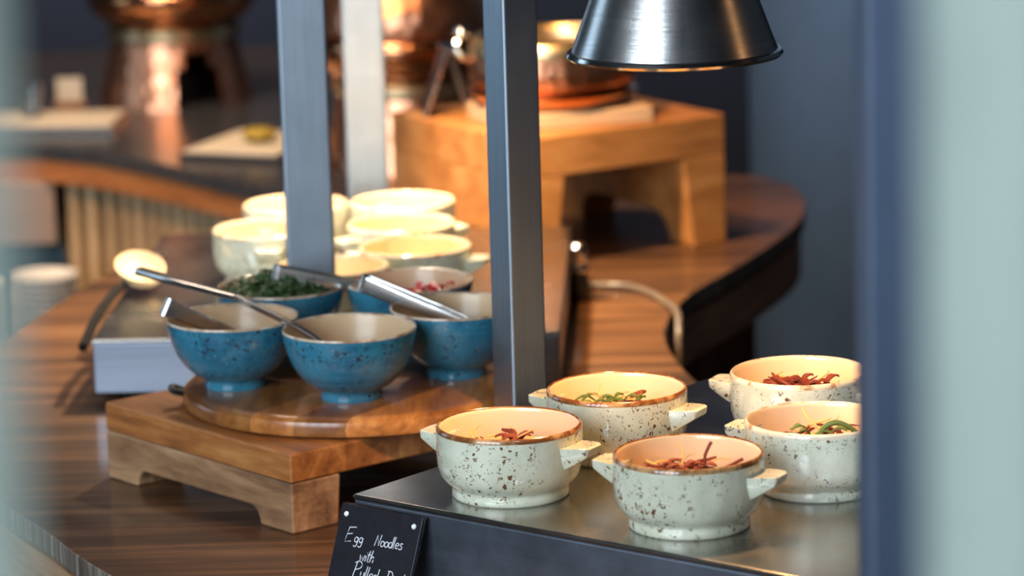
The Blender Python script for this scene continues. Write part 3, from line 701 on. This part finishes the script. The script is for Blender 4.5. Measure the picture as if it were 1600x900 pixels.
G = {  # handwritten strokes, x-height 0.5, cap height 1
 'E': ([[(0.12, 1.0), (0.0, 0.0), (0.52, 0.08)], [(0.12, 0.98), (0.68, 1.04)], [(0.06, 0.52), (0.5, 0.6)]], 0.78),
 'g': ([arc(0.22, 0.30, 0.18, 0.22, 50, 400), [(0.40, 0.50), (0.40, 0.0), (0.34, -0.26), (0.18, -0.32), (0.05, -0.22)]], 0.52),
 'N': ([[(0.0, 0.0), (0.10, 0.95), (0.42, 0.05), (0.52, 1.0)]], 0.62),
 'o': ([arc(0.20, 0.25, 0.18, 0.24, 90, 450, 14)], 0.44),
 'd': ([arc(0.20, 0.25, 0.18, 0.24, 60, 400, 14), [(0.42, 1.0), (0.38, 0.0)]], 0.52),
 'l': ([[(0.08, 1.0), (0.02, 0.1), (0.12, 0.0)]], 0.22),
 'e': ([[(0.03, 0.26), (0.36, 0.30)] + arc(0.20, 0.27, 0.17, 0.24, 10, 315, 12)], 0.44),
 's': ([[(0.34, 0.46), (0.20, 0.52), (0.08, 0.42), (0.16, 0.30), (0.32, 0.20), (0.28, 0.04), (0.12, -0.02), (0.0, 0.06)]], 0.42),
 'w': ([[(0.0, 0.48), (0.08, 0.02), (0.24, 0.34), (0.36, 0.02), (0.50, 0.5)]], 0.56),
 'i': ([[(0.08, 0.48), (0.05, 0.02)], [(0.10, 0.70), (0.11, 0.74)]], 0.20),
 't': ([[(0.16, 0.92), (0.10, 0.08), (0.24, 0.02)], [(0.0, 0.56), (0.32, 0.62)]], 0.36),
 'h': ([[(0.08, 1.0), (0.0, 0.0)], [(0.03, 0.3), (0.20, 0.50), (0.32, 0.40), (0.30, 0.0)]], 0.44),
 'P': ([[(0.10, 1.0), (0.0, 0.0)], [(-0.06, 0.92), (0.24, 1.08), (0.52, 0.92), (0.46, 0.64), (0.06, 0.48)]], 0.58),
 'u': ([[(0.04, 0.5), (0.04, 0.12), (0.18, 0.0), (0.34, 0.14)], [(0.38, 0.5), (0.36, 0.02)]], 0.48),
 'D': ([[(0.10, 1.0), (0.0, 0.0)], [(-0.04, 0.98), (0.34, 0.98), (0.56, 0.62), (0.44, 0.16), (0.0, 0.0)]], 0.68),
 'c': ([arc(0.22, 0.25, 0.19, 0.24, 50, 310, 10)], 0.42),
 'k': ([[(0.10, 1.0), (0.0, 0.0)], [(0.36, 0.54), (0.05, 0.26), (0.38, 0.0)]], 0.46),
 ' ': ([], 0.0)}
def write_line(text, x, z, size, gap, rise=0.0, first=1.0):
    m = MB(); x0 = x
    for n_, ch in enumerate(text):
        if ch == ' ': x += gap; continue
        strokes, w = G[ch]; sz = size*(first if n_ == 0 else 1.0)
        for s in strokes:
            pts = [(x+px*sz + 0.10*py*sz, FRONT-0.0002, z + py*sz + rise*(x+px*sz-x0)) for px, py in s]
            if len(pts) > 2: pts = smooth_curve(pts, False, 3) if ch not in 'ENwk' else pts
            m.tube(pts, 0.00036, 6)
        x += w*sz
    m.build('lettering', MAT['chalk'], sg, label='white handwriting')
write_line('Egg Noodles', 0.0105, SH-0.0310, 0.0096, 0.0125, 0.035, 1.3)
write_line('with', 0.0300, SH-0.0440, 0.0100, 0.008, 0.0)
write_line('Pulled Duck', 0.0265, SH-0.0580, 0.0105, 0.0085, -0.01, 1.2)

# ------------------------------------------------------------------ cable and shaker behind the steel plate
o = MB().tube(smooth_curve([(0.0665, 4.28, 0.925), (0.080, 4.288, 0.908), (0.098, 4.290, 0.9044), (0.136, 4.278, 0.9044), (0.163, 4.230, 0.9044), (0.180, 4.165, 0.9044), (0.1865, 4.130, 0.9036), (0.1875, 4.105, 0.897), (0.186, 4.080, 0.868), (0.186, 4.06, 0.76), (0.21, 4.06, 0.4), (0.22, 4.08, 0.006)], False, 8), 0.0042, 12).build('power_cable', plain('grey_cable', (0.12, 0.10, 0.08), 0.3))
tag(o, 'grey power cable curving from the rear warming plate over the counter edge', 'cable')
t = thing('shaker', 'small chrome-capped shaker beside the right end of the rear plate', 'shaker', (0.078, 4.225, CT))
MB().lathe([(0, 0), (0.0105, 0), (0.0115, 0.002), (0.0105, 0.030), (0.0085, 0.034), (0, 0.034)], 32).build('body', MAT['black'], t)
MB().lathe([(0, 0.034), (0.0095, 0.034), (0.0110, 0.037), (0.0100, 0.042), (0.0075, 0.045), (0.0085, 0.048), (0.0105, 0.053), (0.0100, 0.064), (0.006, 0.068), (0, 0.069)], 32).build('cap', MAT['chrome'], t)

# ------------------------------------------------------------------ copper dishes
def copper_stand(label, loc, k, rz, hole=True):
    t = thing('copper_chafing_dish', label, 'chafing dish', loc, rz, 'hammered copper chafing dishes')
    # flared base, an arched opening in front
    n = 96; m = MB(); rows = [(0.118, 0.0), (0.116, 0.012), (0.111, 0.035), (0.104, 0.062), (0.099, 0.085), (0.097, 0.100)]
    for th, off in ((0.0, 0), (0.004, 1)):
        for r, z in rows:
            for i in range(n):
                a = 2*PI*i/n; m.v.append(((r-th)*k*math.cos(a), (r-th)*k*math.sin(a), z*k))
    R = len(rows)
    def is_hole(i, j):
        a = (i+0.5)/n*2*PI - 1.5*PI; w = 0.34 if j < 2 else (0.30 if j == 2 else 0.2)
        return hole and abs(a) < w and 0 < j < 4 or (hole and abs(a) < 0.34 and j == 0)
    for j in range(R-1):
        for i in range(n):
            if is_hole(i, j): continue
            q = (i+1) % n
            for b, fl in ((0, False), (R*n, True)):
                f = (b+j*n+i, b+j*n+q, b+(j+1)*n+q, b+(j+1)*n+i); m.f.append(f[::-1] if fl else f); m.m.append(0)
    for j, fl in ((0, True), (R-1, False)):
        for i in range(n):
            if j == 0 and is_hole(i, 0): continue
            q = (i+1) % n; f = (j*n+i, j*n+q, R*n+j*n+q, R*n+j*n+i); m.f.append(f[::-1] if fl else f); m.m.append(0)
    m.build('hammered_base', MAT['copper'], t, angle=60)
    if hole:
        MB().lathe([(0, 0), (0.035*k, 0), (0.036*k, 0.045*k), (0.02*k, 0.05*k), (0, 0.05*k)], 32).build('burner', MAT['black'], t)
    MB().lathe([(0, 0.099*k), (0.100*k, 0.099*k), (0.104*k, 0.104*k), (0.104*k, 0.116*k), (0.100*k, 0.121*k), (0, 0.121*k)], 80).build('neck_ring', MAT['brass'], t)
    MB().lathe([(0, 0.119*k), (0.085*k, 0.120*k), (0.112*k, 0.130*k), (0.128*k, 0.150*k), (0.132*k, 0.170*k), (0.129*k, 0.178*k), (0.120*k, 0.182*k), (0, 0.186*k)], 96).build('pan', MAT['copper_smooth'], t, angle=60)
    MB().lathe([(0.120*k, 0.183*k), (0.122*k, 0.195*k), (0.115*k, 0.225*k), (0.09*k, 0.262*k), (0.05*k, 0.285*k), (0, 0.292*k)], 96).build('lid', MAT['copper'], t, angle=60)
    return t
copper_stand('hammered copper dish with arched burner opening, on the rear counter at left', (-0.528, 5.88, CT), 1.04, ha(24))
copper_stand('tall copper dish behind the pale steel post', (-0.137, 5.22, CT), 1.05, ha(-30), False)
# low copper dish on the big riser
RT = CT+0.163
plk = MB().box(-0.095, 0.100, -0.075, 0.075, 0, 0.020).build('serving_plank', MAT['plank'], bevel=0.003)
plk.location = (0.062, 4.545, RT); plk.rotation_euler = (0, 0, ha(18)); tag(plk, 'pale wood plank under the round copper dish on the tall riser', 'plank')
t = thing('copper_pot', 'round hammered copper pot on the plank upon the tall riser', 'pot', (0.058, 4.565, RT+0.020))
MB().lathe([(0, 0.0), (0.085, 0.0), (0.098, 0.006), (0.105, 0.016), (0.100, 0.022), (0, 0.022)], 96).build('foot_ring', MAT['copper_smooth'], t, angle=60)
MB().lathe([(0, 0.022), (0.097, 0.022), (0.104, 0.032), (0.105, 0.050), (0.101, 0.064), (0, 0.064)], 96).build('pot_body', MAT['copper'], t, angle=60)
MB().lathe([(0, 0.064), (0.103, 0.064), (0.104, 0.068), (0.101, 0.082), (0.094, 0.086), (0.090, 0.084), (0.088, 0.070), (0, 0.070)], 96).build('steel_rim', MAT['brass'], t, angle=60)
m = MB().tube(smooth_curve([(-0.100, -0.012, 0.055), (-0.116, -0.020, 0.064), (-0.118, -0.018, 0.078), (-0.112, -0.012, 0.086)], False, 4), 0.004, 8)
m.lathe([(0, -0.010), (0.007, -0.007), (0.010, 0), (0.007, 0.007), (0, 0.010)], 24, c=(-0.112, -0.012, 0.090)); m.build('handle', MAT['chrome'], t)

# tent sign on the tall riser
t = thing('tent_sign', 'small dark folded table sign standing on the tall riser left of the middle post', 'sign', (-0.082, 4.625, RT), ha(8))
def leaf_panel(name, x0, x1, z1):
    a = math.atan2(z1, x1-x0); th = 0.0035
    pts = [(x0, 0.0), (x0+th/math.sin(abs(a)), 0.0), (x1+0.001, z1), (x1-th/math.sin(abs(a)), z1)]
    MB().extrude(pts, -0.036, 0.036).build(name, MAT['slate'], t)
leaf_panel('front_leaf', -0.024, 0.008, 0.080); leaf_panel('rear_leaf', 0.034, 0.012, 0.080)
MB().box(0.000, 0.022, -0.0375, 0.0375, 0.0795, 0.085).build('fold_strip', MAT['chrome'], t, bevel=0.002)
MB().tube([(-0.026, -0.037, 0.001), (0.004, -0.037, 0.082)], 0.0028, 8).build('edge_strip', MAT['chrome'], t)

# ------------------------------------------------------------------ things on the rear counter
def tray(label, loc, rz, w, d):
    t = thing('serving_tray', label, 'tray', loc, rz)
    MB().box(-w/2, w/2, -d/2, d/2, 0, 0.009).build('slate_base', MAT['stone'], t, bevel=0.002)
    MB().box(-w/2+0.006, w/2-0.006, -d/2+0.006, d/2-0.006, 0.009, 0.014).build('pale_liner', MAT['pale_slate'], t, bevel=0.002)
tray('pale rectangular tray at the left end of the rear counter', (-0.715, 5.64, CT), ha(-4), 0.25, 0.15)
tray('pale rectangular tray beside the left post on the rear counter', (-0.365, 5.36, CT), ha(-22), 0.16, 0.20)
o = MB().lathe([(0, 0), (0.014, 0.001), (0.024, 0.008), (0.026, 0.013), (0.018, 0.020), (0, 0.022)], 32).build('lemon_dish', MAT['lemon']); o.location = (-0.362, 5.35, CT+0.0142)
tag(o, 'olive yellow garnish mound on the tray beside the left post', 'food')
for (x, y, lab) in ((-0.735, 5.66, 'small clear glass on the left rear tray'), (-0.365, 5.475, 'small clear glass behind the garnish tray beside the left post')):
    o = MB().lathe([(0, 0), (0.016, 0), (0.017, 0.003), (0.021, 0.050), (0.0195, 0.050), (0.0157, 0.006), (0, 0.005)], 32).build('glass_cup', MAT['glass']); o.location = (x, y, CT+(0.0142 if y > 5.6 else 0.0))
    if y < 5.6: o.location = (-0.30, 5.52, CT)
    tag(o, lab, 'glass')
t = thing('menu_card', 'small white card left of the copper dish on the rear counter', 'card', (-0.690, 5.81, CT), ha(5))
MB().box(-0.020, 0.020, -0.003, 0.003, 0.012, 0.050).build('card', MAT['pale_slate'], t, bevel=0.001)
MB().box(-0.026, 0.026, -0.012, 0.012, 0, 0.013).build('stand', MAT['dark_wood'], t, bevel=0.002)

# ------------------------------------------------------------------ the navy post and the sage curtains close to the camera
t = thing('navy_post', 'dark navy post in front, hiding the right soup bowls', 'post', (0.244, 2.12, 0.0), ha(6))
MB().box(-0.041, 0.05, -0.02, 0.02, 0.0, 2.8).build('shaft', MAT['navy_post'], t, bevel=0.004)
MB().box(-0.047, 0.056, -0.026, 0.026, 0.0, 0.05).build('shoe', MAT['navy_post'], t, bevel=0.004)
def curtain(label, y, xs, x0, x1, z0=0.0, z1=2.8, amp=0.02, seed=0):
    random.seed(seed); nx, nz = 64, 20; vs = []; fs = []
    ph = [random.uniform(0, 6) for _ in range(4)]
    for s in (0, 1):
        for j in range(nz+1):
            z = z0+(z1-z0)*j/nz
            for i in range(nx+1):
                u = i/nx; x = x0+(x1-x0)*u
                yy = y + amp*math.sin(u*11+ph[0]+0.5*math.sin(z*2+ph[1])) + amp*0.5*math.sin(u*27+ph[2]+0.4*math.sin(z*3.1+ph[3]))
                vs.append((x, yy+s*0.002, z))
    W = nx+1; T = W*(nz+1)
    for j in range(nz):
        for i in range(nx):
            a = j*W+i; fs.append((a, a+1, a+W+1, a+W)); fs.append((T+a, T+a+W, T+a+W+1, T+a+1))
    for j in range(nz):
        for i in (0, nx):
            a = j*W+i; fs.append((a, a+W, T+a+W, T+a) if i == 0 else (a, T+a, T+a+W, a+W))
    for i in range(nx):
        fs.append((i, T+i, T+i+1, i+1)); a = nz*W+i; fs.append((a, a+1, T+a+1, T+a))
    o = MB().add(vs, fs).build('curtain', MAT['sage']); tag(o, label, 'curtain'); return o
curtain('blurred sage green curtain at the right edge of the picture', 0.92, None, 0.1075, 0.42, seed=3)
curtain('blurred sage green veil of curtain at the left edge of the picture', 0.72, None, -0.45, -0.1005, seed=5)
